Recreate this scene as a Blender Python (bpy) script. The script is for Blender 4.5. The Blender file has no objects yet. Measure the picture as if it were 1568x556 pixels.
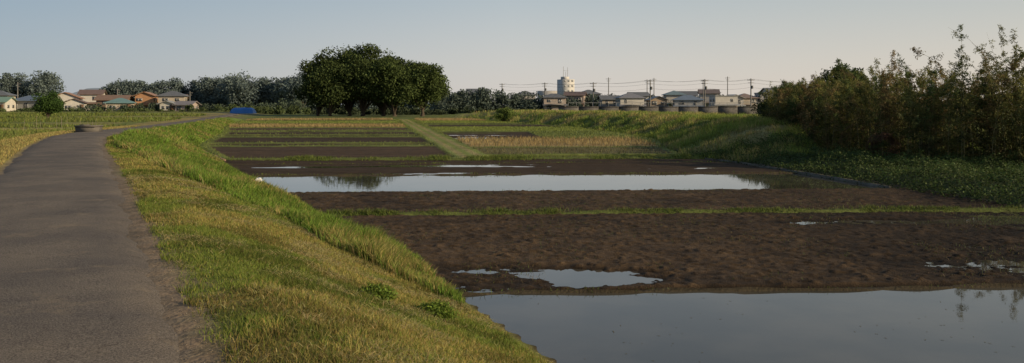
import bpy, math, numpy as np
from mathutils import Vector
rng=np.random.default_rng(7)
sc=bpy.context.scene
# ---------------------------------------------------------------- noise
TAB=np.random.default_rng(3).random((256,256))
def vn(x,y,s,seed=0):
    x=np.asarray(x,float)/s+seed*17.3; y=np.asarray(y,float)/s+seed*9.7
    xi=np.floor(x).astype(int); yi=np.floor(y).astype(int); fx=x-xi; fy=y-yi
    fx=fx*fx*(3-2*fx); fy=fy*fy*(3-2*fy)
    g=lambda a,b: TAB[a%256,b%256]
    return (g(xi,yi)*(1-fx)+g(xi+1,yi)*fx)*(1-fy)+(g(xi,yi+1)*(1-fx)+g(xi+1,yi+1)*fx)*fy
def fbm(x,y,s,seed=0,o=4):
    r=0;a=.5;t=0
    for i in range(o):
        r=r+a*vn(x,y,s/2**i,seed+i); t+=a; a*=.5
    return r/t
def ss(x,a,b):
    t=np.clip((np.asarray(x,float)-a)/(b-a),0,1); return t*t*(3-2*t)
# ---------------------------------------------------------------- mesh helper
def mk(name,V,F,mat=None,col=None,smooth=False,parent=None):
    V=np.asarray(V,np.float32); F=np.asarray(F,np.int32)
    me=bpy.data.meshes.new(name); me.vertices.add(len(V)); me.vertices.foreach_set("co",V.ravel())
    k=F.shape[1]; me.loops.add(F.size); me.loops.foreach_set("vertex_index",F.ravel())
    me.polygons.add(len(F)); me.polygons.foreach_set("loop_start",np.arange(0,F.size,k,dtype=np.int32))
    try: me.polygons.foreach_set("loop_total",np.full(len(F),k,np.int32))
    except Exception: pass
    if smooth: me.polygons.foreach_set("use_smooth",np.ones(len(F),bool))
    me.update(calc_edges=True)
    if col is not None:
        a=me.color_attributes.new("Col",'FLOAT_COLOR','POINT')
        c=np.ones((len(V),4),np.float32); c[:,:3]=col; a.data.foreach_set("color",c.ravel())
    ob=bpy.data.objects.new(name,me); sc.collection.objects.link(ob)
    if mat: me.materials.append(mat)
    if parent: ob.parent=parent
    return ob
def empty(name,loc=(0,0,0),rz=0):
    e=bpy.data.objects.new(name,None); e.location=loc; e.rotation_euler=(0,0,rz); sc.collection.objects.link(e); e.empty_display_size=.5
    return e
# ---------------------------------------------------------------- materials
def mat(name,color=(.5,.5,.5),rough=.8,ns=0,amt=.3,bump=0,bs=20,vc=False,trans=0,metal=0,ns2=None,spec=.3):
    m=bpy.data.materials.new(name); m.use_nodes=True; nt=m.node_tree; N=nt.nodes; L=nt.links
    b=N["Principled BSDF"]; b.inputs["Roughness"].default_value=rough; b.inputs["Metallic"].default_value=metal
    b.inputs["Specular IOR Level"].default_value=spec
    if vc:
        a=N.new("ShaderNodeAttribute"); a.attribute_name="Col"; src=a.outputs["Color"]
    else:
        a=N.new("ShaderNodeRGB"); a.outputs[0].default_value=(*color,1); src=a.outputs[0]
    geo=N.new("ShaderNodeNewGeometry")
    for s in [q for q in (ns,ns2) if q]:
        n=N.new("ShaderNodeTexNoise"); n.inputs["Scale"].default_value=s; n.inputs["Detail"].default_value=6; n.inputs["Roughness"].default_value=.65
        L.new(geo.outputs["Position"],n.inputs["Vector"])
        mr=N.new("ShaderNodeMapRange"); mr.inputs[1].default_value=.3; mr.inputs[2].default_value=.7; mr.inputs[3].default_value=1-amt; mr.inputs[4].default_value=1+amt
        L.new(n.outputs[0],mr.inputs[0])
        vm=N.new("ShaderNodeVectorMath"); vm.operation='SCALE'; L.new(src,vm.inputs[0]); L.new(mr.outputs[0],vm.inputs["Scale"]); src=vm.outputs[0]
    L.new(src,b.inputs["Base Color"])
    if bump:
        n=N.new("ShaderNodeTexNoise"); n.inputs["Scale"].default_value=bs; n.inputs["Detail"].default_value=5
        L.new(geo.outputs["Position"],n.inputs["Vector"])
        bp=N.new("ShaderNodeBump"); bp.inputs["Strength"].default_value=bump; bp.inputs["Distance"].default_value=.03
        L.new(n.outputs[0],bp.inputs["Height"]); L.new(bp.outputs[0],b.inputs["Normal"])
    if trans:
        t=N.new("ShaderNodeBsdfTranslucent"); L.new(src,t.inputs[0]); mx=N.new("ShaderNodeMixShader"); mx.inputs[0].default_value=trans
        L.new(b.outputs[0],mx.inputs[1]); L.new(t.outputs[0],mx.inputs[2]); L.new(mx.outputs[0],N["Material Output"].inputs[0])
    return m
M_ground=mat("ground_mat",vc=True,rough=.95,ns=1.3,ns2=14,amt=.28,bump=.6,bs=25,spec=.1)
M_soil=mat("soil_mat",vc=True,rough=.8,ns=2,ns2=26,amt=.4,bump=.8,bs=45,spec=.12)
M_leaf=mat("leaf_mat",vc=True,rough=.7,trans=.3,spec=.2)
M_tree=mat("tree_leaf_mat",vc=True,rough=.85,trans=.15,spec=.04)
M_bark=mat("bark_mat",(.07,.055,.042),.9,ns=8,amt=.4)
M_concrete=mat("concrete_mat",(.14,.125,.10),.9,ns=1.5,ns2=20,amt=.3)
# ---------------------------------------------------------------- layout curves (metres)
def Rf(y): return np.interp(y,[-60,2,4.75,6.97,11.07,18.8,29,37.65,48,64.5,110,180,400,3000],[31,-.35,-1.79,-2.97,-5.1,-9.1,-14.5,-18.7,-22.4,-27.3,-40.6,-60,-110,-700])
def Ff(y): return np.interp(y,[-60,0,8.87,12,14.6,16.3,20.1,25.1,31.9,39,44,54,64,78,100,125,180,400],[40,4.6,.47,-.8,-1.5,-2.4,-4.5,-6.8,-10.3,-13.6,-16,-20.6,-23.6,-27.5,-35,-42,-57,-107])
def Ev(v): return np.interp(v,[-60,20.5,21.0,26,32.5,38.5,43,50,54,64,80,100,140,200],[60,60,13.2,12.6,11.6,10.6,9.2,9.6,10,11.5,10,7,-5,-22])
def zr(y): return np.interp(y,[0,42,64,110,200],[1.3,1.3,1.0,.7,.6])
def Pf(y): return -2-(y-42)*.166
W=2.7
ROWS=[(12.1,.13,.05),(20.6,.16,.12),(26.2,.14,.05),(32.6,.13,.05),(38.6,.15,.06),(41.2,.35,.13)]
LEFTP=[(42.0,54,'brown'),(54.8,58.5,'wet'),(59.2,69,'dark'),(69.8,75,'wet'),(75.4,82,'dark'),(82.6,86,'wet'),(87,96,'brown'),(97,108,'tan'),(109,118,'wet'),(119,132,'green'),(133,140,'wet'),(141,150,'tan')]
RIGHTP=[(41.8,44.2,'water'),(44.6,51.5,'grn_brown'),(52,64,'straw'),(65,82,'wetdark'),(83,98,'green'),(99,110,'dark'),(111,118,'wet'),(119,134,'green'),(135,150,'tan')]
GZ=([9,11,12.5,16,22,30],[1.15,1.0,.70,.42,.22,.12])
def height_color(x,y):
    x=np.asarray(x,float); y=np.asarray(y,float)
    R=Rf(y);F=Ff(y);v=y-.06*x;E=Ev(v);Z=zr(y)
    n1=fbm(x,y,2.0,1); n2=fbm(x,y,.5,5,3); n3=fbm(x,y,12,9,3)
    C=np.zeros(x.shape+(3,)); h=np.zeros(x.shape)
    def setc(m,c,var=0.):
        c=np.array(c); cc=np.broadcast_to(c,x.shape+(3,))*(1+var*(n1[...,None]-.5)*2)
        C[m]=cc[m]
    h[:]=.15*n3; setc(np.ones_like(x,bool),(.10,.12,.04),.3)
    Lx=R-W
    left=x<Lx
    zf=np.where(y<60,.55,np.interp(y,[60,160],[.55,.95]))
    hl=Z-(Z-zf)*ss(Lx-x,.6,5)+.12*(n1-.5)*ss(Lx-x,.3,3)
    h=np.where(left,hl,h); setc(left,(.13,.15,.042),.45)
    n4=fbm(x*.35,y,7,13,3)
    m=left&(n4>.54)&(Lx-x>6); setc(m,(.21,.195,.07),.4)
    m=left&(n4<.40)&(Lx-x>6); setc(m,(.085,.105,.033),.4)
    m=left&(Lx-x<3.2+2*(n1-.5)); setc(m,(.25,.205,.08),.3)
    road=(x>=Lx)&(x<=R); h=np.where(road,Z-.03,h); setc(road,(.16,.13,.1),.2)
    bank=(x>R)&(x<F)
    t=np.clip((x-R)/np.maximum(F-R,.1),0,1)
    q=np.clip((t-.14)/.86,0,1); prof=q*q*(3-2*q)*.35+q**1.25*.65
    hb=Z-.02-(Z-.03)*prof+.07*(n1-.5)*ss(t,.1,.3)*(1-ss(t,.85,1))+.04*(n2-.5)*(1-ss(t,.9,1))
    h=np.where(bank,hb,h)
    green=ss(t-np.interp(y,*GZ)+.12*(n1-.5),-.06,.06)
    cm=np.array([.24,.20,.065])*(1+.5*(n1[...,None]-.5)); cm=cm*(1-.4*ss(n2,.5,.75)[...,None])
    gpatch=ss(fbm(x,y,1.3,21,3),.44,.60)[...,None]; cm=cm*(1-gpatch*.75)+np.array([.13,.16,.034])*gpatch*.75
    cg=np.array([.12,.165,.032])*(1+.5*(n1[...,None]-.5))
    cb=cm*(1-green[...,None])+cg*green[...,None]
    dirt=1-ss((x-R)+.35*(n2-.5)+.6*(n1-.5),.02,.42); dirt=dirt*(y<45)
    cb=cb*(1-dirt[...,None])+np.array([.23,.17,.115])*dirt[...,None]
    mud=ss(t,.965,1.0)[...,None]; cb=cb*(1-mud)+np.array([.06,.05,.028])*mud
    C[bank]=cb[bank]
    pad=(x>=F)&(x<=E)&(v<152)
    hp=np.full(x.shape,-.16); 
    brown=np.array([.066,.045,.029])
    cp=np.broadcast_to(np.array([.035,.028,.02]),x.shape+(3,)).copy()
    wet5=(v>32.6)&(v<41)
    hp=np.where(wet5,.026+.13*(fbm(x*.13,y,1.3,31,5)-.5)+.02*(n2-.5)-np.where((v<38.3),.0,-.02),hp); cp[wet5]=brown*.7
    far=v>41.2
    hp=np.where(far,.10+.05*(n1-.5),hp); 
    cgf=np.array([.125,.15,.042])*(1+.6*(n1[...,None]-.5)); cp[far]=cgf[far]
    pm=far&(np.abs(x-Pf(y))<.95); cpp=np.where((np.abs(np.abs(x-Pf(y))-.42)<.2)[...,None],np.array([.23,.20,.09]),np.array([.16,.19,.055]))*(1+.5*(n1[...,None]-.5)); cp[pm]=cpp[pm]
    for lst,side in ((LEFTP,-1),(RIGHTP,1)):
        for a,b,k in lst:
            inr=(v>a+.2*n1)&(v<b-.2*n1)
            pw=.95+.01*(y-42)
            inr&= (x<Pf(y)-pw) if side<0 else (x>Pf(y)+pw)
            inr&= (x>F+.5) if side<0 else (x<E-.4)
            if k=='wetdark': inr&=x<np.interp(y,[60,90],[3,1])
            if k=='straw': inr&=x<9.5
            wn=fbm(x*.2,y*.8,1.5,40+int(a),3)
            if k in('brown','dark'):
                hp=np.where(inr,.035+.06*(n2-.5),hp); cc=brown*(1. if k=='brown' else .72)*(1+.8*(fbm(x*.12,y,.9,70+int(a),3)[...,None]-.5))
            elif k in('wet','wetdark'):
                hp=np.where(inr,(-.035 if k=='wet' else .012)+.16*(wn-.5),hp); cc=brown*.7*(1+.4*(n1[...,None]-.5))
            elif k=='water': hp=np.where(inr,-.1,hp); cc=brown*.5*np.ones_like(n1[...,None])
            elif k in('tan','straw'):
                hp=np.where(inr,.1+.05*n2,hp); cc=np.array([.27,.20,.09])*(1+.5*(n1[...,None]-.5))
            elif k=='grn_brown':
                hp=np.where(inr,.08,hp); cc=np.array([.11,.10,.045])*(1+.7*(n1[...,None]-.5))
            else:
                hp=np.where(inr,.1,hp); cc=np.array([.16,.19,.045])*(1+.4*(n1[...,None]-.5))
            cc=np.broadcast_to(cc,x.shape+(3,)); cp[inr]=cc[inr]
    for v0,wd,ht in ROWS:
        vv=v-v0-.16*(fbm(x,y*0,1.6,int(v0),2)-.5)-.05*(n2-.5)
        g=np.exp(-(vv/wd)**2)
        up=np.maximum(hp,-.16+(ht+.16+.05*(n2-.5))*g*1.0)
        mm=(up>hp)&(g>.35); hp=np.where(v<41.9,np.maximum(hp,up),hp)
        c=np.array([.06,.048,.03]) if wd<.155 else np.array([.10,.12,.035])
        cc=np.broadcast_to(c,x.shape+(3,)); cp[mm]=cc[mm]
    edge=1-ss(x-F,0,.12+.22*n1); hp=np.where(v<150,hp*(1-edge)+np.maximum(hp,.03)*edge,hp)
    h=np.where(pad,hp,h); C[pad]=cp[pad]
    rt=(x>E)&(x>F)&(v<200)
    d=x-E
    hr=.0+.38*ss(d,0,2.2)+.12*(n1-.5)*ss(d,0,1)
    lev=ss(v,39,46)*(1-ss(v,150,200))
    hr=hr+lev*(1.15*ss(d,1.0,5.5)+.3*(n3-.5)*ss(d,1,4))
    hr=hr-lev*1.3*ss(d,14,22)*ss(v,60,80)
    h=np.where(rt,hr,h)
    setc(rt,(.13,.155,.042),.5)
    m=rt&(lev>.5)&(d>1)&(d<12)&(fbm(x,y,3,77,3)>.52); setc(m,(.22,.195,.08),.4)
    m=rt&(v<39); setc(m,(.05,.065,.025),.5)
    m=rt&(d<.6)&(v<60); setc(m,(.07,.058,.04),.3)
    return h,C
# ---------------------------------------------------------------- ground
ys=np.concatenate([np.arange(-60,0,4),np.arange(0,4,.5),np.arange(4,50,.13),np.arange(50,156,.5),np.geomspace(156,4000,50)])
xs=np.concatenate([-np.geomspace(4000,48,50),np.arange(-47.8,24,.19),np.arange(24,60,1.),np.geomspace(61,4000,45)])
X,Y=np.meshgrid(xs,ys); H,C=height_color(X,Y)
def grid_faces(nr,nc):
    i=np.arange(nr-1)[:,None]*nc+np.arange(nc-1)[None,:]; i=i.ravel()
    return np.stack([i,i+1,i+nc+1,i+nc],1)
mk("ground",np.stack([X,Y,H],-1).reshape(-1,3),grid_faces(*X.shape),M_ground,C.reshape(-1,3),True)
def hz(x,y): return height_color(np.atleast_1d(x),np.atleast_1d(y))[0]
def h1(x,y): return float(hz(np.array([float(x)]),np.array([float(y)]))[0])
# ---------------------------------------------------------------- water
mw=bpy.data.materials.new("water_mat"); mw.use_nodes=True; nt=mw.node_tree; b=nt.nodes["Principled BSDF"]
b.inputs["Roughness"].default_value=.025; b.inputs["IOR"].default_value=1.47; b.inputs["Specular IOR Level"].default_value=.5
geo=nt.nodes.new("ShaderNodeNewGeometry"); n=nt.nodes.new("ShaderNodeTexNoise"); n.inputs["Scale"].default_value=2.2; n.inputs["Detail"].default_value=4
bp=nt.nodes.new("ShaderNodeBump"); bp.inputs["Strength"].default_value=.04; bp.inputs["Distance"].default_value=.02
nt.links.new(geo.outputs["Position"],n.inputs["Vector"]); nt.links.new(n.outputs[0],bp.inputs["Height"]); nt.links.new(bp.outputs[0],b.inputs["Normal"])
n2=nt.nodes.new("ShaderNodeTexNoise"); n2.inputs["Scale"].default_value=.7; n2.inputs["Detail"].default_value=8
cr=nt.nodes.new("ShaderNodeValToRGB"); cr.color_ramp.elements[0].position=.4; cr.color_ramp.elements[0].color=(.05,.047,.038,1); cr.color_ramp.elements[1].position=.62; cr.color_ramp.elements[1].color=(.08,.072,.056,1)
nt.links.new(geo.outputs["Position"],n2.inputs["Vector"]); nt.links.new(n2.outputs[0],cr.inputs[0]); nt.links.new(cr.outputs[0],b.inputs["Base Color"])
wx=np.array([-48,60.]); wy=np.array([1.,152.]); WX,WY=np.meshgrid(wx,wy)
mk("paddy_water",np.stack([WX,WY,WX*0],-1).reshape(-1,3),grid_faces(2,2),mw)
def leafquads(c,s,asp,rg,upbias=0):
    n=len(c); a=rg.normal(size=(n,3)); a[:,2]*=(1-upbias) ; a/=np.linalg.norm(a,axis=1)[:,None]
    b=rg.normal(size=(n,3)); b-=a*(a*b).sum(1)[:,None]; b/=np.linalg.norm(b,axis=1)[:,None]
    s=np.broadcast_to(s,(n,))[:,None]
    V=np.stack([c-a*s,c-b*s*asp,c+a*s,c+b*s*asp],1).reshape(-1,3)
    return V,np.arange(4*n).reshape(n,4)
n=300; x=rng.uniform(-.5,9,n); y=rng.uniform(7.5,12,n); k=(x>Ff(y)+.3)&(fbm(x,y,1.2,15,2)>.5); c=np.stack([x,y,x*0+.004],1)[k]; n=len(c)
th=rng.uniform(0,6.28,n); l=rng.uniform(.008,.035,n); a=np.stack([np.cos(th)*l,np.sin(th)*l,0*l],1); b2=np.stack([-np.sin(th)*.006,np.cos(th)*.006,0*l],1)
mk("floating_debris",np.stack([c-a,c-b2,c+a,c+b2],1).reshape(-1,3),np.arange(4*n).reshape(n,4),mat("debris_mat",(.10,.085,.05),.9,ns=9))
# ---------------------------------------------------------------- paddy soil
def soil(v0,v1,xr,step,kind):
    vs=np.arange(v0,v1,step); 
    us=np.linspace(0,1,int((xr-Ff(v0+1)+3)/step))
    Vv,U=np.meshgrid(vs,us,indexing='ij')
    xl=Ff(Vv)-.25; 
    Xs=xl+(xr-xl)*U; Ys=Vv+.06*Xs
    xl=Ff(Ys)-.25; Xs=np.maximum(Xs,xl-.1)
    cl=fbm(Xs,Ys,.16,3,3); big=fbm(Xs,Ys,2.4,8,2); mid=fbm(Xs,Ys,.7,18,3)
    z=.055+.045*(cl-.5)+.025*(big-.5)
    lump=np.maximum(0,vn(Xs,Ys,.085,50)-.58); z=z+.07*lump*(.3+1.3*mid)
    if kind==2:
        wm=1.1*np.exp(-((Xs-.55)/2.0)**4-((Vv-13.15)/(.95-.18*np.clip(Xs,0,3)))**4)+np.exp(-((Xs-9.8)/3.4)**4-((Vv-18.9)/.42)**4)*1.15
        wm+=np.exp(-((Xs-8.2)/1.3)**2-((Vv-13.6)/.7)**2)*1.2+np.exp(-((Xs-9)/.8)**2-((Vv-15.6)/.6)**2)*1.1
        wm+=.8*ss(Xs,9.5,12.5)
        wet=np.clip(wm,0,1.2)
        z=z-wet*(.044+.06*ss(fbm(Xs*.5,Ys,.8,67,5),.38,.58))
        z=z-.012*ss(Xs,4,9)
    e=np.minimum(ss(Vv,v0,v0+.2),1-ss(Vv,v1-.2,v1)); z=z*e-.02*(1-e)
    tint=.62+.6*(cl-.35)+.6*(mid-.5)+.5*(big-.5); dry=ss(z,.0,.06)
    base=np.array([.084,.055,.031])*(.4+.6*dry[...,None])*tint[...,None]
    dark=(1-.42*ss(Xs+3*(big-.5),3,8)) if kind==2 else (1-.25*ss(Xs,4,9))
    base=base*dark[...,None]
    return mk("paddy_soil",np.stack([Xs,Ys,z],-1).reshape(-1,3),grid_faces(*Xs.shape),M_soil,base.reshape(-1,3),False)
soil(12.15,20.6,24,.038,2)
soil(20.65,26.2,14.5,.05,3)
# ---------------------------------------------------------------- road
ry=np.concatenate([np.arange(-10,48,.12),np.arange(48,180,1.)]); us=np.linspace(0,1,12)
U,YY=np.meshgrid(us,ry)
jl=.22*(fbm(YY,YY*0,.5,4,3)-.5); jr=.4*(fbm(YY,YY*0,.6,14,3)-.5)
RX=Rf(YY)-W*(1-U)+jl*(1-U)*2+jr*U
RZ=zr(YY)+.012+.035*(1-(2*U-1)**2)+.02*(fbm(RX,YY,1.5,2)-.5)
e0=(np.abs(2*U-1)>.99); RZ=np.where(e0,zr(YY)-.06,RZ)
ma=bpy.data.materials.new("asphalt_mat"); ma.use_nodes=True; nt=ma.node_tree; N=nt.nodes; L=nt.links; b=N["Principled BSDF"]; b.inputs["Roughness"].default_value=.9; b.inputs["Specular IOR Level"].default_value=.2
geo=N.new("ShaderNodeNewGeometry")
def noise(s,d=6,r=.6):
    n=N.new("ShaderNodeTexNoise"); n.inputs["Scale"].default_value=s; n.inputs["Detail"].default_value=d; n.inputs["Roughness"].default_value=r; L.new(geo.outputs["Position"],n.inputs["Vector"]); return n.outputs[0]
def ramp(src,p0,c0,p1,c1):
    c=N.new("ShaderNodeValToRGB"); e=c.color_ramp.elements; e[0].position=p0; e[0].color=(*c0,1); e[1].position=p1; e[1].color=(*c1,1); L.new(src,c.inputs[0]); return c.outputs[0]
c1=ramp(noise(75,4,.8),.36,(.055,.047,.042),.66,(.235,.21,.185))
c2=ramp(noise(.6,6,.6),.4,(.78,.76,.76),.65,(1.22,1.15,1.05))
mx=N.new("ShaderNodeMixRGB"); mx.blend_type='MULTIPLY'; mx.inputs[0].default_value=1; L.new(c1,mx.inputs[1]); L.new(c2,mx.inputs[2])
f=ramp(noise(1.6,8,.75),.56,(0,0,0),.70,(.75,.75,.75))
mx2=N.new("ShaderNodeMixRGB"); L.new(f,mx2.inputs[0]); L.new(mx.outputs[0],mx2.inputs[1]); mx2.inputs[2].default_value=(.24,.19,.135,1)
# fine cracks
vo=N.new("ShaderNodeTexVoronoi"); vo.feature='DISTANCE_TO_EDGE'; vo.inputs["Scale"].default_value=1.1
wn_=N.new("ShaderNodeTexNoise"); wn_.inputs["Scale"].default_value=2.5; wn_.inputs["Detail"].default_value=5; L.new(geo.outputs["Position"],wn_.inputs["Vector"])
wv=N.new("ShaderNodeVectorMath"); wv.operation='ADD'; L.new(geo.outputs["Position"],wv.inputs[0]); L.new(wn_.outputs["Color"],wv.inputs[1]); L.new(wv.outputs[0],vo.inputs["Vector"])
ck=ramp(vo.outputs["Distance"],.0,(.45,.43,.42),.012,(1,1,1))
mx3=N.new("ShaderNodeMixRGB"); mx3.blend_type='MULTIPLY'; mx3.inputs[0].default_value=.55; L.new(mx2.outputs[0],mx3.inputs[1]); L.new(ck,mx3.inputs[2])
L.new(mx3.outputs[0],b.inputs["Base Color"])
bp=N.new("ShaderNodeBump"); bp.inputs["Strength"].default_value=.9; bp.inputs["Distance"].default_value=.011; L.new(noise(60,4,.75),bp.inputs["Height"]); L.new(bp.outputs[0],b.inputs["Normal"])
mk("road",np.stack([RX,YY,RZ],-1).reshape(-1,3),grid_faces(*RX.shape),ma,None,True)
# ---------------------------------------------------------------- grass
def blades(name,x,y,hgt,wid,col,lean=.35,rg=rng,zoff=0,flat=False,mat_=None):
    n=len(x); z=hz(x,y)+zoff-.01
    a=rg.uniform(0,2*math.pi,n); la=rg.uniform(0,2*math.pi,n); lm=lean*hgt*rg.uniform(.2,1.5,n)
    dx=np.cos(a)*wid*.5; dy=np.sin(a)*wid*.5
    if flat: lm=hgt; hz_=hgt*rg.uniform(.0,.25,n)
    else: hz_=hgt
    b0=np.stack([x-dx,y-dy,z],1); b1=np.stack([x+dx,y+dy,z],1)
    mx_=np.stack([x+np.cos(la)*lm*.35,y+np.sin(la)*lm*.35,z+hz_*.6+(.01 if flat else 0)],1)
    m0=mx_-np.stack([dx,dy,0*dx],1)*.7; m1=mx_+np.stack([dx,dy,0*dx],1)*.7
    tp=np.stack([x+np.cos(la)*lm,y+np.sin(la)*lm,z+hz_],1)
    V=np.stack([b0,b1,m1,m0,tp],1).reshape(-1,3); i=np.arange(n)*5
    F=np.concatenate([np.stack([i,i+1,i+2],1),np.stack([i,i+2,i+3],1),np.stack([i+3,i+2,i+4],1)])
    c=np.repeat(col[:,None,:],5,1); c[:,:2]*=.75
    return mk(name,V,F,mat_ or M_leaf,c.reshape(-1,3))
def cvar(n,c,v=.3,rg=rng):
    c=np.asarray(c,float)*np.ones((n,1)); return c*(1+v*rg.uniform(-1,1,(n,1)))*(1+.12*rg.uniform(-1,1,(n,3)))
def bank_samples(n,y0,y1,pw=1.):
    y=y0+(y1-y0)*rng.random(n)**pw; t=rng.random(n); R=Rf(y);F=Ff(y); x=R+t*(F-R); return x,y,t,x-R
x,y,t,d=bank_samples(230000,3.6,14,1.1)
x2,y2,t2,d2=bank_samples(180000,14,40,1.3); x=np.r_[x,x2];y=np.r_[y,y2];t=np.r_[t,t2];d=np.r_[d,d2]
x2,y2,t2,d2=bank_samples(50000,40,125,1.2); x=np.r_[x,x2];y=np.r_[y,y2];t=np.r_[t,t2];d=np.r_[d,d2]
n1=fbm(x,y,2.0,1); g=ss(t-np.interp(y,*GZ)+.12*(n1-.5),-.06,.06)
keep=(d>.06+.9*vn(x,y,.35,3)*vn(x,y,1.7,4)*rng.random(len(x))**.5)&(t<.985-.04*vn(x,y,.4,12)); x,y,t,d,g,n1=[q[keep] for q in(x,y,t,d,g,n1)]
isg=rng.random(len(x))<g
patch=fbm(x,y,1.3,21,3); clump=fbm(x,y,.35,33,2)
hgt=np.where(isg,(.07+.28*clump*n1*1.7)*rng.uniform(.5,1.3,len(x))*(1-.55*ss(t,.82,1)),(.02+.05*clump)*rng.uniform(.5,1.5,len(x)))
wid=np.where(isg,.009,.006)*np.clip(y/9,1,6)
col=np.where(isg[:,None],cvar(len(x),(.155,.24,.036),.35),cvar(len(x),(.34,.28,.09),.35))
gm=(~isg)&(rng.random(len(x))<.34+.6*ss(patch,.44,.60)); col[gm]=cvar(gm.sum(),(.165,.21,.038),.3)
dk=(~isg)&(fbm(x,y,.7,93,3)>.56); col[dk]*=.62
dg=isg&(fbm(x,y,.9,97,3)>.55); col[dg]*=.7
st=isg&(rng.random(len(x))<.10+.5*(fbm(x,y,2.5,61,2)>.6)); col[st]=cvar(st.sum(),(.33,.28,.10),.3)
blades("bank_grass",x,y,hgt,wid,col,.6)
x,y,t,d=bank_samples(90000,3.6,18,1.2); cc=fbm(x,y,.6,88,3)
k=(t<np.interp(y,*GZ))&(d>.2)&(t<.97)&(rng.random(len(x))<.85*ss(cc,.45,.64)+.06); x,y=x[k],y[k]
blades("grass_clippings",x,y,rng.uniform(.05,.16,len(x)),np.full(len(x),.005)*np.clip(y/7,1,3),cvar(len(x),(.46,.385,.17),.3),1,flat=True,zoff=.03)
n=60000; y=rng.uniform(6,70,n)**1.0; d=rng.exponential(4,n); x=Rf(y)-W-.05-d
s=(x>-.64*y-2); x,y,d=x[s],y[s],d[s]; n=len(x); near=d<2.2
blades("verge_grass",x,y,np.where(near,.09,.22)*rng.uniform(.4,1.2,n),.012*np.clip(y/10,1,5),np.where((near|(rng.random(n)<.3))[:,None],cvar(n,(.31,.26,.095),.3),cvar(n,(.17,.21,.045),.35)),.5)
n=40000; y=rng.uniform(45,170,n); x=Rf(y)-W-2-rng.uniform(0,1,n)*(.64*y-20).clip(5)
nn=fbm(x*.35,y,7,70,2); k=nn>.47; x,y,nn=x[k],y[k],nn[k]; n=len(x)
blades("field_weeds",x,y,rng.uniform(.12,.4,n)*(.5+nn),.08*np.clip(y/80,1,2),cvar(n,(.15,.18,.045),.4),.6)
xs_=[];ys_=[];hs_=[]
for v0,nn_,sg,hh in ((20.6,30000,.13,.075),(12.1,1600,.07,.035),(26.2,1800,.1,.04),(41.2,14000,.3,.12),(38.6,2000,.12,.05),(32.6,2000,.1,.05)):
    xx=rng.uniform(-18,24 if v0<20 else 16,nn_); vv=v0+rng.normal(0,sg,nn_)+.15*(fbm(xx,xx*0,1.1,int(v0),2)-.5); yy=vv+.06*xx; 
    k=(xx>Ff(yy)-.1)&(xx<Ev(vv)+.3)&(rng.random(nn_)<ss(fbm(xx,yy*0,1.2,int(v0)+3,3),.36,.62)+.1); xs_.append(xx[k]);ys_.append(yy[k]);hs_.append(np.full(k.sum(),hh))
x=np.concatenate(xs_);y=np.concatenate(ys_);hh=np.concatenate(hs_);n=len(x)
blades("bund_grass",x,y,hh*rng.uniform(.4,1.4,n)*(.3+1.5*vn(x,y*0,.6,2)),.012*np.clip(y/20,.7,2),cvar(n,(.14,.18,.04),.4),.8,zoff=.0)
n=20000; v=rng.uniform(12.6,26,n); x=rng.uniform(-8,14,n); y=v+.06*x; k=(x>Ff(y)+.2)&(fbm(x,y,1.5,91,2)>.48); x,y=x[k],y[k]; n=len(x)
blades("soil_stubble",x,y,rng.uniform(.02,.06,n),np.full(n,.008),np.where((rng.random(n)<.5)[:,None],cvar(n,(.11,.15,.04),.3),cvar(n,(.16,.12,.065),.5)),.9,zoff=.215)
n=120000; v=rng.uniform(42,150,n)**1.0; x=rng.uniform(-45,14,n); y=v+.06*x; k=(x>Ff(y))&(x<Ev(v)); x,y,v=x[k],y[k],v[k]
h_,c_=height_color(x,y); k=(h_>.065); x,y,c_=x[k],y[k],c_[k]; n=len(x)
br=c_[:,0]>.2; onp=np.abs(x-Pf(y))<.95
blades("far_plot_grass",x,y,np.where(onp,.05,np.where(br,.3,.15))*rng.uniform(.4,1.2,n),.03*np.clip(y/50,1,3),np.clip(c_*rng.uniform(.85,1.6,(n,1)),0,.4),.5)
n=100000; v=38+132*rng.random(n)*rng.random(n)**.7; d=rng.uniform(0,14,n); x=Ev(v)+d; y=v+.06*x; nn=fbm(x,y,3,77,3); tl=ss(fbm(x,y,1.1,79,2),.4,.65)
dry=(nn>.52)&(rng.random(n)<.7)
blades("levee_grass",x,y,(.10+.32*tl)*rng.uniform(.4,1.3,n),.022*np.clip(y/45,1,4),np.where(dry[:,None],cvar(n,(.32,.27,.105),.3),cvar(n,(.17,.215,.045),.4))*(.65+.6*tl[:,None]),.5)
def weeds(name,n,x,y,hmax,s,col,var=.4,asp=.45):
    z=hz(x,y); r=rng.random(n); hh=hmax*vn(x,y,.9,6)*(.4+.8*vn(x,y,.35,8))
    c=np.stack([x,y,z+hh*r],1); V,F=leafquads(c,s*rng.uniform(.6,1.3,n),asp,rng,.3)
    cc=np.repeat(cvar(n,col,var)*(.5+.7*r[:,None]),4,0); return mk(name,V,F,M_leaf,cc)
n=80000; v=rng.uniform(21,43,n); x=Ev(v)-.1+rng.random(n)*12; y=v+.06*x
weeds("undergrowth",n,x,y,.75,.045,(.06,.09,.026))
for k,(bx,by,br_,bh) in enumerate(((-1.46,8.75,.20,.16),(-.86,9.1,.22,.18))):
    n=3000; p=rng.normal(size=(n,3)); p/=np.linalg.norm(p,axis=1)[:,None]; p*=rng.random((n,1))**.4; p[:,2]=abs(p[:,2])
    c=np.array([bx,by,h1(bx,by)])+p*[br_*1.15,br_*.8,bh]*(.8+.35*rng.random((n,1))); V,F=leafquads(c,rng.uniform(.010,.024,n),.4,rng,.2)
    mk("weed_clump",V,F,M_leaf,np.repeat(cvar(n,(.15,.215,.035),.35),4,0))
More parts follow.
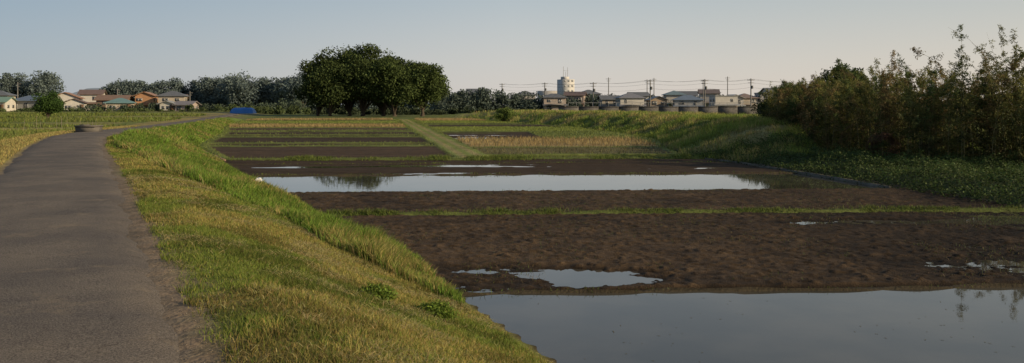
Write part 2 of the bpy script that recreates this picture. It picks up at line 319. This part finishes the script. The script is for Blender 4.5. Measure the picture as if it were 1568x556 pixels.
# ---------------------------------------------------------------- tubes
def tube(pts,rad,k=6):
    pts=np.asarray(pts,float); n=len(pts); V=[];F=[]
    for i in range(n):
        d=pts[min(i+1,n-1)]-pts[max(i-1,0)]; d/=np.linalg.norm(d)+1e-9
        u=np.cross(d,[0,0,1.]) if abs(d[2])<.9 else np.cross(d,[0,1.,0]); u/=np.linalg.norm(u); w=np.cross(d,u)
        for j in range(k):
            a=2*math.pi*j/k; V.append(pts[i]+rad[i]*(math.cos(a)*u+math.sin(a)*w))
    for i in range(n-1):
        for j in range(k): F.append([i*k+j,i*k+(j+1)%k,(i+1)*k+(j+1)%k,(i+1)*k+j])
    return np.array(V),np.array(F)
def join(parts):
    V=[];F=[];o=0
    for v,f in parts: V.append(v);F.append(f+o);o+=len(v)
    return np.concatenate(V),np.concatenate(F)
def tree(name,x,y,H,Wd,seed,ncl=45,nl=260,ls=.4,col=(.05,.07,.022),z0=None,cb=.22,clr=.17,Dd=None,kv=1.):
    rg=np.random.default_rng(seed); z0=h1(x,y)-.1 if z0 is None else z0; Dd=Dd or Wd
    e=empty(name,(x,y,z0)); cz=H*(cb+(1-cb)*.5); rz_=H*(1-cb)*.5
    cl=[]
    for i in range(ncl):
        p=rg.normal(size=3); p/=np.linalg.norm(p); p*=rg.uniform(.35,.86)
        if p[2]<-.35: p[2]*=.75
        q=np.array([p[0]*Wd/2,p[1]*Dd/2,cz+p[2]*rz_]); cl.append((q,Wd*clr*rg.uniform(.65,1.25)))
    tb=[]; th=H*cb*1.1; tr=H*.022+.08
    tb.append(tube([[0,0,0],[.05*H*.2,0,th*.5],[0,.0,th],[rg.normal()*.3,0,cz]],[tr*1.5,tr,tr*.85,tr*.4],8))
    for q,r in cl[:18]:
        mid=np.array([q[0]*.4,q[1]*.4,th+(q[2]-th)*.45]); tb.append(tube([[0,0,th*rg.uniform(.7,1)],mid,q],[tr*.5,tr*.3,tr*.08],5))
    V,F=join(tb); mk("trunk_and_limbs",V,F,M_bark,parent=e)
    P=[];K=[]
    for q,r in cl:
        n=int(nl*rg.uniform(.6,1.3)); p=rg.normal(size=(n,3)); p/=np.linalg.norm(p,axis=1)[:,None]; p*=rg.random((n,1))**.38*r
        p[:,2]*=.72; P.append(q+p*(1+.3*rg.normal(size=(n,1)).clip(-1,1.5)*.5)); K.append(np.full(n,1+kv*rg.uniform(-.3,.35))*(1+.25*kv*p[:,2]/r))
    P=np.concatenate(P);K=np.concatenate(K); n=len(P); V,F=leafquads(P,ls*rg.uniform(.5,1.1,n),.6,rg)
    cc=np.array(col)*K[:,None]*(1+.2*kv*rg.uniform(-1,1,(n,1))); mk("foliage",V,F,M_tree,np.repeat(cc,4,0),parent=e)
    return e
G=(.055,.075,.027)
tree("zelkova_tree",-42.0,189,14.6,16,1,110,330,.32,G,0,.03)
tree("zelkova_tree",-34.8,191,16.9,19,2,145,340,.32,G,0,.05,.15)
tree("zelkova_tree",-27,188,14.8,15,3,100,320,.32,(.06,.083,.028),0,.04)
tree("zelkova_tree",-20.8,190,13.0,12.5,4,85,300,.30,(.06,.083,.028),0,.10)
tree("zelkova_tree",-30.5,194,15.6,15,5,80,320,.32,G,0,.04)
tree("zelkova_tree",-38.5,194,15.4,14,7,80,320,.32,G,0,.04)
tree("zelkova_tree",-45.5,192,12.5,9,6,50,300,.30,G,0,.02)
HAZE_TINT=(.115,.148,.145)  # foliage green lifted to blue-grey: distance haze painted into the leaf colour
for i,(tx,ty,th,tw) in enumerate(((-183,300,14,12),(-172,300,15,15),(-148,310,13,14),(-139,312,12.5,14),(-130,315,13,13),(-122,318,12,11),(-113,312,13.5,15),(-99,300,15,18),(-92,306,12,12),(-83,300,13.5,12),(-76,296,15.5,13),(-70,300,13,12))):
    tree("broadleaf_tree",tx,ty,th,tw,20+i,40,240,.45,HAZE_TINT,.6,.02,.2,kv=.4)
def treeline(name,pts,dens,ls,col,seed,depth=8,nc=110):
    rg=np.random.default_rng(seed); P=[];K=[]
    pts=np.array(pts,float)
    for i in range(len(pts)-1):
        L_=np.hypot(*(pts[i+1,:2]-pts[i,:2])); 
        for j in range(int(L_*dens)):
            f=rg.random(); q=pts[i]*(1-f)+pts[i+1]*f; hh=q[2]*rg.uniform(.45,1.0); r=rg.uniform(1.3,3.2)*min(1,q[2]/6)
            n=nc; p=rg.normal(size=(n,3)); p/=np.linalg.norm(p,axis=1)[:,None]; p*=rg.random((n,1))**.4*r
            c=np.array([q[0],q[1]+rg.uniform(-depth/2,depth/2),.3+(hh-r)*rg.random()**.5]); P.append(c+p*[1,1,.85]); K.append(np.full(n,rg.uniform(.8,1.2)))
    P=np.concatenate(P);P[:,2]=np.maximum(P[:,2],.0);K=np.concatenate(K);n=len(P); V,F=leafquads(P,ls*rg.uniform(.5,1.1,n),.6,rg)
    return mk(name,V,F,M_tree,np.repeat(np.array(col)*K[:,None],4,0))
treeline("distant_trees",[(-210,330,8),(-160,335,9),(-120,330,9),(-60,325,8),(-20,320,9)],2.2,.5,(.115,.15,.145),50,nc=150)  # distant_trees greens are lightened and blued; the haze is in their base colour
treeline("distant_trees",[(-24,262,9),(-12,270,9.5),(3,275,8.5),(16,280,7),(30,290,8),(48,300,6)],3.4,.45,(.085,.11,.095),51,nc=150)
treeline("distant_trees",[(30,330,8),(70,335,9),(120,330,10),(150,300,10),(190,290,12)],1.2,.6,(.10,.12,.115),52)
treeline("hedge",[(-150,205,2.2),(-118,210,2.6),(-95,212,2),(-75,215,3.2),(-60,222,3),(-52,226,2.2)],2.0,.3,(.08,.105,.045),53,5)
treeline("hedge",[(-118,222,3.5),(-80,235,4),(-62,245,6)],2.0,.35,(.075,.10,.07),54,5)
treeline("hedge",[(-52,215,2.6),(-22,215,2.2),(10,212,2),(30,216,1.6)],2.5,.3,(.065,.085,.05),55,4)
tree("round_tree",48.8,120,8.4,8,60,45,260,.22,(.055,.08,.028))
tree("garden_tree",-68,120,3.9,4.6,61,36,240,.14,(.05,.09,.025),None,.05)
tree("shrub",-1.4,130,2.4,3.3,62,22,200,.12,(.12,.16,.045),None,.02)
tree("shrub",20.5,64,2.0,3.2,63,22,200,.09,(.04,.055,.02),None,.02)
tree("shrub",23,60,2.4,3.6,64,22,200,.09,(.04,.055,.02),None,.02)
# ---------------------------------------------------------------- bamboo
def bamboo(name,culms,seed):
    rg=np.random.default_rng(seed); P=[];CC=[];tb=[]
    for (bx,by,top) in culms:
        z0=h1(bx,by); k_=.66+.42*float(ss(vn(bx,by,1.6,9),.15,.85)); k_*=rg.uniform(.85,1.05)
        if rg.random()<.10: k_*=1.15
        Hh=max(1.5,top-z0)*k_; a=rg.uniform(0,2*math.pi); bend=Hh*rg.uniform(.05,.45)
        s=np.linspace(0,1,7); cx=bx+np.cos(a)*bend*s**2.4; cy=by+np.sin(a)*bend*s**2.4; cz=z0+Hh*(s-.12*s**4*bend/Hh*3)
        tb.append(tube(np.stack([cx,cy,cz],1),.018*(1-s*.85),4))
        u_=rg.random(); tone=np.array([.15,.15,.042]) if u_<.5 else (np.array([.18,.135,.058]) if u_<.75 else np.array([.08,.11,.032]))
        tone=tone*(.65+.6*float(vn(bx,by,2.2,19)))
        for j in range(26):
            f=rg.uniform(.08,1.0); c=np.array([np.interp(f,s,cx),np.interp(f,s,cy),np.interp(f,s,cz)])
            spread=.42*(1.10-f); d=rg.normal(size=3)*[spread,spread,.12]; n=20
            tt=rg.random((n,1)); p=c+d*tt*1.6+rg.normal(size=(n,3))*.055; p[:,2]-=.12*tt[:,0]
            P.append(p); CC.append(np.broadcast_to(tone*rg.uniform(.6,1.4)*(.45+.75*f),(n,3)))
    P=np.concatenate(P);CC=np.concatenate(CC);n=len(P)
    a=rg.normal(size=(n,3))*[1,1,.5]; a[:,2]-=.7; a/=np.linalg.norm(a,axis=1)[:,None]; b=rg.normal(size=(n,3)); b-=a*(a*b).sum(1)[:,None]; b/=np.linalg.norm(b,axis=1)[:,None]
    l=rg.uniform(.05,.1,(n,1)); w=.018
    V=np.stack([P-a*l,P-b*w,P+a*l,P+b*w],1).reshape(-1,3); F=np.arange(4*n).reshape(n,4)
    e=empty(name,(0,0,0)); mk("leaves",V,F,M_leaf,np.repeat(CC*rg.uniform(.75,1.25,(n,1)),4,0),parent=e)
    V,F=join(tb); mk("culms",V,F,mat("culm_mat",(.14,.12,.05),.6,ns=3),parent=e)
cul=[]
fy=[29,34,40,46,52,58,70]; fx=[22.5,17.6,15.6,15.3,16.5,18.5,24]
while len(cul)<580:
    by=rng.uniform(30,66); bx=np.interp(by,fy,fx)+rng.exponential(3.2)
    if bx>.72*by+2: continue
    r=bx/by
    top=np.interp(r,[.30,.36,.42,.48,.53,.56,.60,.63,.66],[3.3,4.1,4.5,4.7,5.2,6.2,6.9,6.2,5.2])+ (by-38)*.03
    cul.append((bx,by,top))
bamboo("bamboo_grove",cul,5)
parts=[]
for i in range(70):
    a=rng.uniform(0,math.pi); r=.5*rng.uniform(.7,1.1); bx=17.0+rng.normal()*.15; by=37.5+rng.normal()*.2; z0=h1(17,37.5)
    th=np.linspace(0,2*math.pi*rng.uniform(.4,1),9)+a
    parts.append(tube(np.stack([bx+r*np.cos(th),by+.15*np.sin(th*2),z0+.6+r*np.sin(th)],1),[.012]*9,4))
V,F=join(parts); mk("brush_pile",V,F,mat("brush_mat",(.13,.075,.05),.9,ns=5))
# ---------------------------------------------------------------- buildings
def box(c,s):
    x0,y0,z0=[c[i]-s[i]/2 for i in range(3)]; x1,y1,z1=[c[i]+s[i]/2 for i in range(3)]
    V=np.array([[x0,y0,z0],[x1,y0,z0],[x1,y1,z0],[x0,y1,z0],[x0,y0,z1],[x1,y0,z1],[x1,y1,z1],[x0,y1,z1]],float)
    F=np.array([[0,3,2,1],[4,5,6,7],[0,1,5,4],[1,2,6,5],[2,3,7,6],[3,0,4,7]]); return V,F
def roof(kind,w,d,z,rh,ov=.6,cx=0,cy=0,t=.15):
    a=w/2+ov; b=d/2+ov
    if kind=='hip':
        r=max(a-b,0.2); V=[[-a,-b,z],[a,-b,z],[a,b,z],[-a,b,z],[-r,0,z+rh],[r,0,z+rh]]
        lo=[[-a,-b,z-t],[a,-b,z-t],[a,b,z-t],[-a,b,z-t]]; V=V+lo
        F=[[0,1,5,4],[1,2,5,5],[2,3,4,5],[3,0,4,4],[6,7,1,0],[7,8,2,1],[8,9,3,2],[9,6,0,3],[9,8,7,6]]
    elif kind=='gx':
        V=[[-a,-b,z],[a,-b,z],[a,0,z+rh],[-a,0,z+rh],[a,b,z],[-a,b,z]]; V=V+[[p[0],p[1],p[2]-t] for p in V]
        F=[[0,1,2,3],[3,2,4,5],[7,6,9,8],[8,9,11,10],[6,7,1,0],[10,11,5,4],[7,8,2,1],[8,10,4,2],[9,6,0,3],[11,9,3,5]]
    else:
        V=[[-a,-b,z],[0,-b,z+rh],[0,b,z+rh],[-a,b,z],[a,-b,z],[a,b,z]]; V=V+[[p[0],p[1],p[2]-t] for p in V]
        F=[[0,1,2,3],[1,4,5,2],[9,8,7,6],[8,11,10,7],[6,7,1,0],[7,10,4,1],[8,9,3,2],[11,8,2,5],[9,6,0,3],[10,11,5,4]]
    V=np.array(V,float)+[cx,cy,0]; return V,F
def polymesh(name,V,F,m,parent):
    me=bpy.data.meshes.new(name); FF=[]
    for f in F:
        g=[]; [g.append(int(i)) for i in f if int(i) not in g]; FF.append(g)
    me.from_pydata([tuple(map(float,v)) for v in V],[],FF); me.update(); ob=bpy.data.objects.new(name,me); sc.collection.objects.link(ob); me.materials.append(m); ob.parent=parent; return ob
M_glass=mat("window_glass",(.08,.085,.095),.25,spec=.6); M_frame=mat("frame_mat",(.34,.34,.33),.5)
_mc={}
def cm(c,n="paint",r=.8):
    k=(n,c)
    if k not in _mc: _mc[k]=mat(n+"_mat",c,r,ns=.8,ns2=6,amt=.12)
    return _mc[k]
def house(x,y,w,d,h,kind,wall,rf,rz=0.,fl=2,z0=None,rh=None,seed=0,skirt=True,balc=False,name="house"):
    rg=np.random.default_rng(seed+100); z0=h1(x,y) if z0 is None else z0
    e=empty(name,(x,y,z0-.1),rz); rh=rh or (d if kind!='gy' else w)*.24
    V,F=box((0,0,h/2),(w,d,h)); polymesh("walls",V,F,cm(wall,"wall"),e)
    if kind=='gx':
        for s in(-1,1): polymesh("gable",[[s*w/2,-d/2,h],[s*w/2,d/2,h],[s*w/2,0,h+rh*.93]],[[0,1,2]],cm(wall,"wall"),e)
    if kind=='gy':
        for s in(-1,1): polymesh("gable",[[-w/2,s*d/2,h],[w/2,s*d/2,h],[0,s*d/2,h+rh*.93]],[[0,1,2]],cm(wall,"wall"),e)
    if kind=='flat':
        V,F=box((0,0,h+.15),(w+.3,d+.3,.3)); polymesh("roof",V,F,cm(rf,"roof"),e)
    else:
        V,F=roof(kind,w,d,h+.08,rh); polymesh("roof",V,F,cm(rf,"roof",.5),e)
    fh=h/fl; wins=[];frs=[]
    for f in range(fl):
        nwin=max(2,int(w/2.8))
        for i in range(nwin):
            if rg.random()<.15: continue
            cx=-w/2+w*(i+.5)/nwin+rg.uniform(-.2,.2); ww=rg.choice([.7,1.2,1.6]); hh=rg.choice([.8,1.1,1.7]) ; cz=f*fh+fh*.52
            hh=min(hh,fh*.6)
            frs.append(box((cx,-d/2-.03,cz),(ww+.1,.06,hh+.1))); wins.append(box((cx-ww*.25,-d/2-.07,cz),(ww*.46,.04,hh))); wins.append(box((cx+ww*.25,-d/2-.07,cz),(ww*.46,.04,hh)))
        for s in(-1,1):
            for cy in(-d*.22,d*.22):
                frs.append(box((s*(w/2+.03),cy,f*fh+fh*.55),(.06,1.1,.9))); wins.append(box((s*(w/2+.07),cy,f*fh+fh*.55),(.04,1.0,.8)))
    V,F=join(wins); mk("windows",V,F,M_glass,parent=e); V,F=join(frs); mk("window_frames",V,F,M_frame,parent=e)
    V,F=box((w*.38,-d/2-.05,1.0),(.95,.1,2.0)); mk("door",V,F,cm((.12,.07,.045),"door"),parent=e)
    if fl>1 and skirt:
        V=np.array([[-w/2-.5,-d/2-1.1,fh-.25],[w/2+.5,-d/2-1.1,fh-.25],[w/2+.5,-d/2-.01,fh+.2],[-w/2-.5,-d/2-.01,fh+.2]]); V=np.concatenate([V,V-[0,0,.12]])
        polymesh("eaves",V,[[0,1,2,3],[7,6,5,4],[4,5,1,0],[5,6,2,1],[7,4,0,3]],cm(rf,"roof",.5),e)
    if balc:
        ps=[box((0,-d/2-1.3,fh+.05),(w*.7,1.0,.12))]+[box((-w*.35+i*w*.7/14,-d/2-1.78,fh+.6),(.05,.05,1.0)) for i in range(15)]+[box((0,-d/2-1.78,fh+1.14),(w*.7,.08,.08))]
        V,F=join(ps); mk("balcony",V,F,M_frame,parent=e)
    return e
WH=(.48,.46,.43);BE=(.38,.33,.27);GR=(.28,.28,.28);TL=(.13,.22,.22);BL=(.13,.165,.22);BR=(.15,.105,.088);OR=(.30,.17,.10);DG=(.12,.125,.135);PK=(.33,.26,.23)  # house colours tinted paler, with aerial haze mixed into the paint
L_=[(-142,226,7,6,2.6,'gx',WH,(.16,.25,.2),.1,1),(-135.5,232,9,6,3.0,'hip',GR,BL,-.1,1),(-126,232,7,7,3.7,'gy',WH,OR,.35,2),(-121.5,228,5,5,2.4,'gy',WH,BR,.35,1),
 (-114.5,236,8,6,3.2,'gx',BR,(.2,.13,.09),.15,2),(-109,228,6.5,5.5,2.4,'hip',BE,TL,.3,1),(-107,240,5,6,4.4,'gy',(.40,.22,.12),OR,.2,2),(-98.5,238,7,6,4.4,'hip',BE,DG,.25,2),
 (-95.5,228,3.6,4,2.1,'gy',WH,GR,.1,1),(-90.5,228,4.6,4.5,1.8,'gx',(.33,.27,.25),(.2,.18,.18),-.1,1),(-128,250,6,6,5.0,'gx',WH,BR,.3,2),(-151,240,8,6,4.6,'hip',BE,DG,.2,2),(-104,252,7,6,3.6,'gx',WH,BR,.3,2)]
for i,a in enumerate(L_): house(*a[:8],rz=a[8],fl=a[9],z0=.9,seed=i)
R_=[(14,275,8,6,5.0,'hip',(.36,.3,.26),DG,.1,2),(22,285,7,6,5.8,'gx',PK,BR,-.2,2),(31,262,6,6,4.2,'gx',BE,DG,.1,2),(36.5,254,8,6.5,4.7,'hip',WH,(.18,.18,.2),.12,2),(45.5,258,5.5,6,4.0,'gy',(.33,.25,.18),DG,.1,2),
 (54,252,9,6.5,4.0,'hip',(.33,.33,.34),BL,-.1,2),(53,268,6.5,6,5.9,'hip',(.38,.36,.33),(.13,.18,.2),.0,2),(65.5,254,7.5,6.5,5.2,'flat',WH,GR,.08,2),(70.5,262,5.5,6,4.6,'gy',(.38,.36,.35),GR,.1,2),(76,268,7,6.5,4.8,'hip',BE,(.2,.15,.13),.1,2),
 (84,268,8,7,6.4,'flat',(.36,.34,.33),GR,.0,3),(43,280,6.5,6,5.6,'gx',(.38,.38,.38),DG,.1,2),(60,285,8,7,5.8,'gx',(.34,.32,.29),DG,-.1,2),(5,310,7,7,6.4,'hip',(.36,.34,.33),DG,.2,2),(95,295,9,8,7.0,'gx',WH,DG,.1,2),(-14,335,9,8,7.5,'gx',(.34,.35,.37),DG,.1,2),
 (28,300,8,7,6.6,'hip',(.35,.33,.3),DG,.15,2),(72,300,7,7,6.8,'gx',(.38,.36,.35),(.14,.11,.10),-.15,2)]
for i,a in enumerate(R_): house(a[0],a[1],a[2]*.93,a[3]*.93,a[4]*.93,*a[5:8],rz=a[8],fl=a[9],z0=.5,seed=40+i,balc=i%3==0)
treeline("garden_shrubs",[(22,240,2.2),(40,238,2.0),(60,238,2.2),(80,244,3.6),(92,250,5)],2.8,.26,(.08,.095,.06),57,3)
treeline("garden_shrubs",[(24,268,4.8),(48,266,4.4),(70,274,5),(92,280,6)],1.3,.32,(.085,.105,.075),58,6)
e=empty("apartment_building",(31.5,480,0),.35)
V,F=join([box((0,0,8.7),(7.4,8.4,17.4)),box((-.5,0,18.2),(3.6,4,1.6))]); mk("walls",V,F,cm((.5,.49,.48),"wall"),parent=e)
V,F=join([box((cx,-4.23,2+f*2.9),(1.2,.06,1.1)) for f in range(6) for cx in(-2.4,0,2.4)]+[box((3.73,cy,2+f*2.9),(.06,1.2,1.1)) for f in range(6) for cy in(-2.5,1)]); mk("windows",V,F,cm((.27,.28,.3),"glass",.3),parent=e)
V,F=join([tube([[cx,0,18],[cx,0,tz]],[.14,.10],5) for cx,tz in((-1.5,25),(1.2,24.5),(0,22))]+[box((0,0,22.6),(3,.1,.1))]); mk("antennas",V,F,cm((.3,.3,.3),"steel"),parent=e)
e=empty("apartment_building",(23,500,0),.1); V,F=box((0,0,5.5),(14,9,11)); mk("walls",V,F,cm((.42,.4,.38),"wall"),parent=e)
V,F=join([box((cx,-4.53,2+f*2.9),(1.6,.06,1.4)) for f in range(3) for cx in(-5,-2.5,0,2.5,5)]); mk("windows",V,F,M_glass,parent=e)
M_wall=mat("river_wall_mat",(.095,.09,.088),.95,ns=.5,ns2=3,amt=.35)
V,F=join([box((14+i*5.0,203+i*.3,1.0),(4.97,.4,2.3)) for i in range(14)]+[box((14+i*5,202.95+i*.3,2.22),(4.97,.55,.14)) for i in range(14)]); mk("river_wall",V,F,M_wall)
V,F=join([box((14+i*2,203.2+i*.12,2.75),(.08,.08,.95)) for i in range(32)]+[tube([[14,203.2,3.2],[76,206.9,3.2]],[.05,.05],4)]); mk("guard_railing",V,F,cm((.25,.25,.25),"steel"))
# ---------------------------------------------------------------- utility poles
M_pole=mat("pole_mat",(.17,.165,.16),.8,ns=2)
PP=[(-4,330,11),(12,300,10.5),(26,262,9.6),(40.5,240,9.8),(56.5,240,9.9),(70,240,10.1),(90,245,9.6),(118,262,10)]
for px,py,ph in PP:
    e=empty("utility_pole",(px,py,.3)); ps=[tube([[0,0,0],[0,0,ph]],[.22,.15],8),box((0,0,ph-.5),(2.2,.14,.14)),box((0,0,ph-1.3),(1.8,.14,.14)),tube([[.35,-.2,ph-3],[.35,-.2,ph-2.1]],[.28,.28],8)]
    ps+=[tube([[cx,0,ph-.45],[cx,0,ph-.2]],[.06,.05],5) for cx in(-.9,-.4,.4,.9)]
    V,F=join(ps); mk("pole_and_crossarms",V,F,M_pole,parent=e)
ps=[]
for (a,b) in zip(PP[:-1],PP[1:]):
    for ox,oz in((-.9,-.2),(.9,-.2),(.0,-1.2),(0,-2.6)):
        s=np.linspace(0,1,9); ps.append(tube(np.stack([a[0]+ox+(b[0]-a[0])*s,a[1]+(b[1]-a[1])*s,.3+a[2]+oz+(b[2]-a[2])*s-.9*4*s*(1-s)*.6],1),[.026]*9,3))
V,F=join(ps); mk("power_lines",V,F,mat("wire_mat",(.08,.08,.08),.6))
for px,py,ph in((-140,232,8.6),(-103,262,6.5),(-118,245,7),(33,280,11.5),(47,285,11),(75,285,12),(52,300,12),(63,270,10.5)):
    e=empty("utility_pole",(px,py,.5)); V,F=join([tube([[0,0,0],[0,0,ph]],[.18,.12],8),box((0,0,ph-.5),(1.8,.12,.12)),box((0,0,ph-1.2),(1.2,.12,.12))]); mk("pole_and_crossarms",V,F,M_pole,parent=e)
# ---------------------------------------------------------------- blue tarp heap
u=np.linspace(-1,1,40);v=np.linspace(-1,1,24);Uu,Vv=np.meshgrid(u,v)
env=(1-np.abs(Uu)**7)*(1-np.abs(Vv)**4); Zt=env**.5*(1.25+.3*fbm(Uu*3,Vv*3,1.2,5))+.1*(fbm(Uu*8,Vv*8,1,6)-.5)*env
mk("blue_tarp",np.stack([-65.3+Uu*2.8,199+Vv*1.6,.6+Zt],-1).reshape(-1,3),grid_faces(*Uu.shape),mat("tarp_mat",(.045,.17,.48),.5,ns=1,amt=.15),None,False)
th=np.linspace(0,2*math.pi,20,endpoint=False); ph=np.linspace(0,math.pi,12); T,P_=np.meshgrid(th,ph); rr=1+.35*(fbm(T*2,P_*3,1,8)-.5)+.15*np.cos(3*T)
bz=h1(-7.45,24); Vb=np.stack([-7.45+.11*rr*np.sin(P_)*np.cos(T),24+.08*rr*np.sin(P_)*np.sin(T),bz+.24+.075*rr*np.cos(P_)+.03*np.sin(P_)*np.cos(T)],-1).reshape(-1,3)
Fb=[]
for i in range(11):
    for j in range(20): Fb.append([i*20+j,i*20+(j+1)%20,(i+1)*20+(j+1)%20,(i+1)*20+j])
mk("white_plastic_bag",Vb,np.array(Fb),mat("bag_mat",(.7,.7,.7),.4),None,False)
# ---------------------------------------------------------------- kerbs / canals / stakes
def strip(name,line,w,ht,m,lift=0):
    parts=[]
    for a,b in zip(line[:-1],line[1:]):
        a=np.array(a,float);b=np.array(b,float); n_=max(1,int(np.hypot(*(b-a))/1.8))
        for i in range(n_):
            p=a+(b-a)*(i/n_); q=a+(b-a)*((i+.985)/n_); dd=(q-p)/np.hypot(*(q-p)); nn=np.array([-dd[1],dd[0]])*w/2; z=lift+rng.uniform(-.012,.012)
            c=[p-nn,q-nn,q+nn,p+nn]; V=np.array([[*c_,z-.4] for c_ in c]+[[*c_,z+ht] for c_ in c]); parts.append((V,np.array([[0,3,2,1],[4,5,6,7],[0,1,5,4],[1,2,6,5],[2,3,7,6],[3,0,4,7]])))
    V,F=join(parts); return mk(name,V,F,m)
strip("irrigation_channel_edge",[(Ev(v)+.05,v+.06*Ev(v)) for v in (26.5,32,38,42)],.09,.09,M_concrete)
strip("irrigation_channel_edge",[(-13.9,39.6),(-16.3,44.2),(-20.4,52.5)],.14,.14,mat("brick_edge_mat",(.2,.13,.095),.9,ns=3))
strip("irrigation_channel_edge",[(-14.7,40.2),(-16.9,44.6),(-21,53)],.10,.24,mat("brick_edge_mat",(.2,.13,.1),.9,ns=3))
bx,by=-20.9-2.6,45.5; z=h1(bx,by)
V,F=join([box((bx,by,z+.17),(1.1,.8,.34)),box((bx,by,z+.38),(1.2,.9,.07)),box((bx-.2,by,z+.44),(.4,.4,.05))]); mk("concrete_well_box",V,F,mat("dark_concrete_mat",(.12,.11,.10),.9,ns=3))
ps=[]
for i in range(12):
    y_=60+rng.uniform(0,24); x_=-.5*y_-rng.uniform(0,.13)*y_ ; z=h1(x_,y_); hh=rng.uniform(.6,1.2); ps.append(tube([[x_,y_,z-.1],[x_+rng.normal()*.05,y_,z+hh]],[.014,.012],4))
V,F=join(ps); mk("garden_stakes",V,F,mat("stake_mat",(.22,.2,.15),.8))
n=1200; y=rng.uniform(4,16,n); x=Rf(y)+rng.normal(0.02,.16,n); P=np.stack([x,y,hz(x,y)+.008],1)
parts=[]
tmpl=np.array([[1,0,0],[0,1,0],[-1,0,0],[0,-1,0],[0,0,.7],[0,0,-.7]]); tf=np.array([[0,1,4],[1,2,4],[2,3,4],[3,0,4],[1,0,5],[2,1,5],[3,2,5],[0,3,5]])
for p in P: parts.append((p+tmpl*rng.uniform(.002,.008)*rng.uniform(.7,1.3,(6,1)),tf))
V,F=join(parts); mk("gravel",V,F,mat("gravel_mat",(.18,.15,.12),.9,ns=20))
# ---------------------------------------------------------------- hill
hx=np.linspace(-1400,200,80); hy=np.array([2400,2700,3000.]); HX,HY=np.meshgrid(hx,hy); prof=(30+45*fbm(hx,hx*0,260,3,4))*(1-ss(hx,-900,100)); HH=np.stack([prof*0,prof,prof*0.])
mk("distant_hills",np.stack([HX,HY,HH],-1).reshape(-1,3),grid_faces(*HX.shape),mat("hazed_hill_mat",(.26,.31,.36),1,ns=.01,amt=.1),None,True)  # pale blue base colour stands in for the air between
# ---------------------------------------------------------------- light
az=math.radians(110); el=math.radians(20)
S=Vector((math.sin(az)*math.cos(el),math.cos(az)*math.cos(el),math.sin(el)))
sun=bpy.data.lights.new("sun",'SUN'); sun.energy=5.0; sun.angle=math.radians(.6); sun.color=(1,.79,.50)
so=bpy.data.objects.new("sun",sun); so.rotation_euler=S.to_track_quat('Z','Y').to_euler(); so.location=(20,-20,30); sc.collection.objects.link(so)
w=bpy.data.worlds.new("World"); sc.world=w; w.use_nodes=True; nt=w.node_tree; N=nt.nodes; L=nt.links; bg=N["Background"]
sky=N.new("ShaderNodeTexSky"); sky.sky_type='NISHITA'; sky.sun_disc=False; sky.sun_elevation=el; sky.sun_rotation=az; sky.air_density=1.0; sky.dust_density=1.5; sky.ozone_density=2; sky.altitude=50
# low summer haze layered over the clear-sky model (function of direction only)
tc=N.new("ShaderNodeTexCoord"); sp=N.new("ShaderNodeSeparateXYZ"); L.new(tc.outputs["Generated"],sp.inputs[0])
rp=N.new("ShaderNodeValToRGB"); L.new(sp.outputs[2],rp.inputs[0])
pts=[(0,(.565,.51,.465)),(.05,(.505,.487,.462)),(.13,(.375,.418,.438)),(.3,(.215,.268,.325)),(1,(.09,.13,.20))]
er=rp.color_ramp.elements; er[0].position=pts[0][0]; er[0].color=(*pts[0][1],1); er[1].position=1; er[1].color=(*pts[-1][1],1)
for p,c in pts[1:-1]:
    e_=er.new(p); e_.color=(*c,1)
ra=N.new("ShaderNodeValToRGB"); mr=N.new("ShaderNodeMapRange"); mr.inputs[1].default_value=-1; mr.inputs[2].default_value=1; L.new(sp.outputs[0],mr.inputs[0]); L.new(mr.outputs[0],ra.inputs[0])
ea=ra.color_ramp.elements; ea[0].position=.2; ea[0].color=(.50,.61,.74,1); ea[1].position=.85; ea[1].color=(1.0,.94,.85,1); q=ea.new(.5); q.color=(.90,.91,.92,1)
mm=N.new("ShaderNodeMixRGB"); mm.blend_type='MULTIPLY'; mm.inputs[0].default_value=1; L.new(rp.outputs[0],mm.inputs[1]); L.new(ra.outputs[0],mm.inputs[2])
s2=N.new("ShaderNodeVectorMath"); s2.operation='SCALE'; s2.inputs["Scale"].default_value=10.*1.42; L.new(mm.outputs[0],s2.inputs[0])
mf=N.new("ShaderNodeMixRGB"); mf.inputs[0].default_value=.85; L.new(sky.outputs[0],mf.inputs[1]); L.new(s2.outputs[0],mf.inputs[2])
L.new(mf.outputs[0],bg.inputs[0]); bg.inputs[1].default_value=.1
# ---------------------------------------------------------------- camera
cam=bpy.data.cameras.new("camera"); cam.lens=28.8; cam.sensor_width=36; cam.shift_y=-.0753; cam.clip_end=6000; cam.clip_start=.05
co=bpy.data.objects.new("camera",cam); co.location=(0,0,2.8); co.rotation_euler=(math.radians(90),0,0); sc.collection.objects.link(co); sc.camera=co
sc.view_settings.view_transform='Standard'; sc.view_settings.look='None'; sc.view_settings.exposure=0
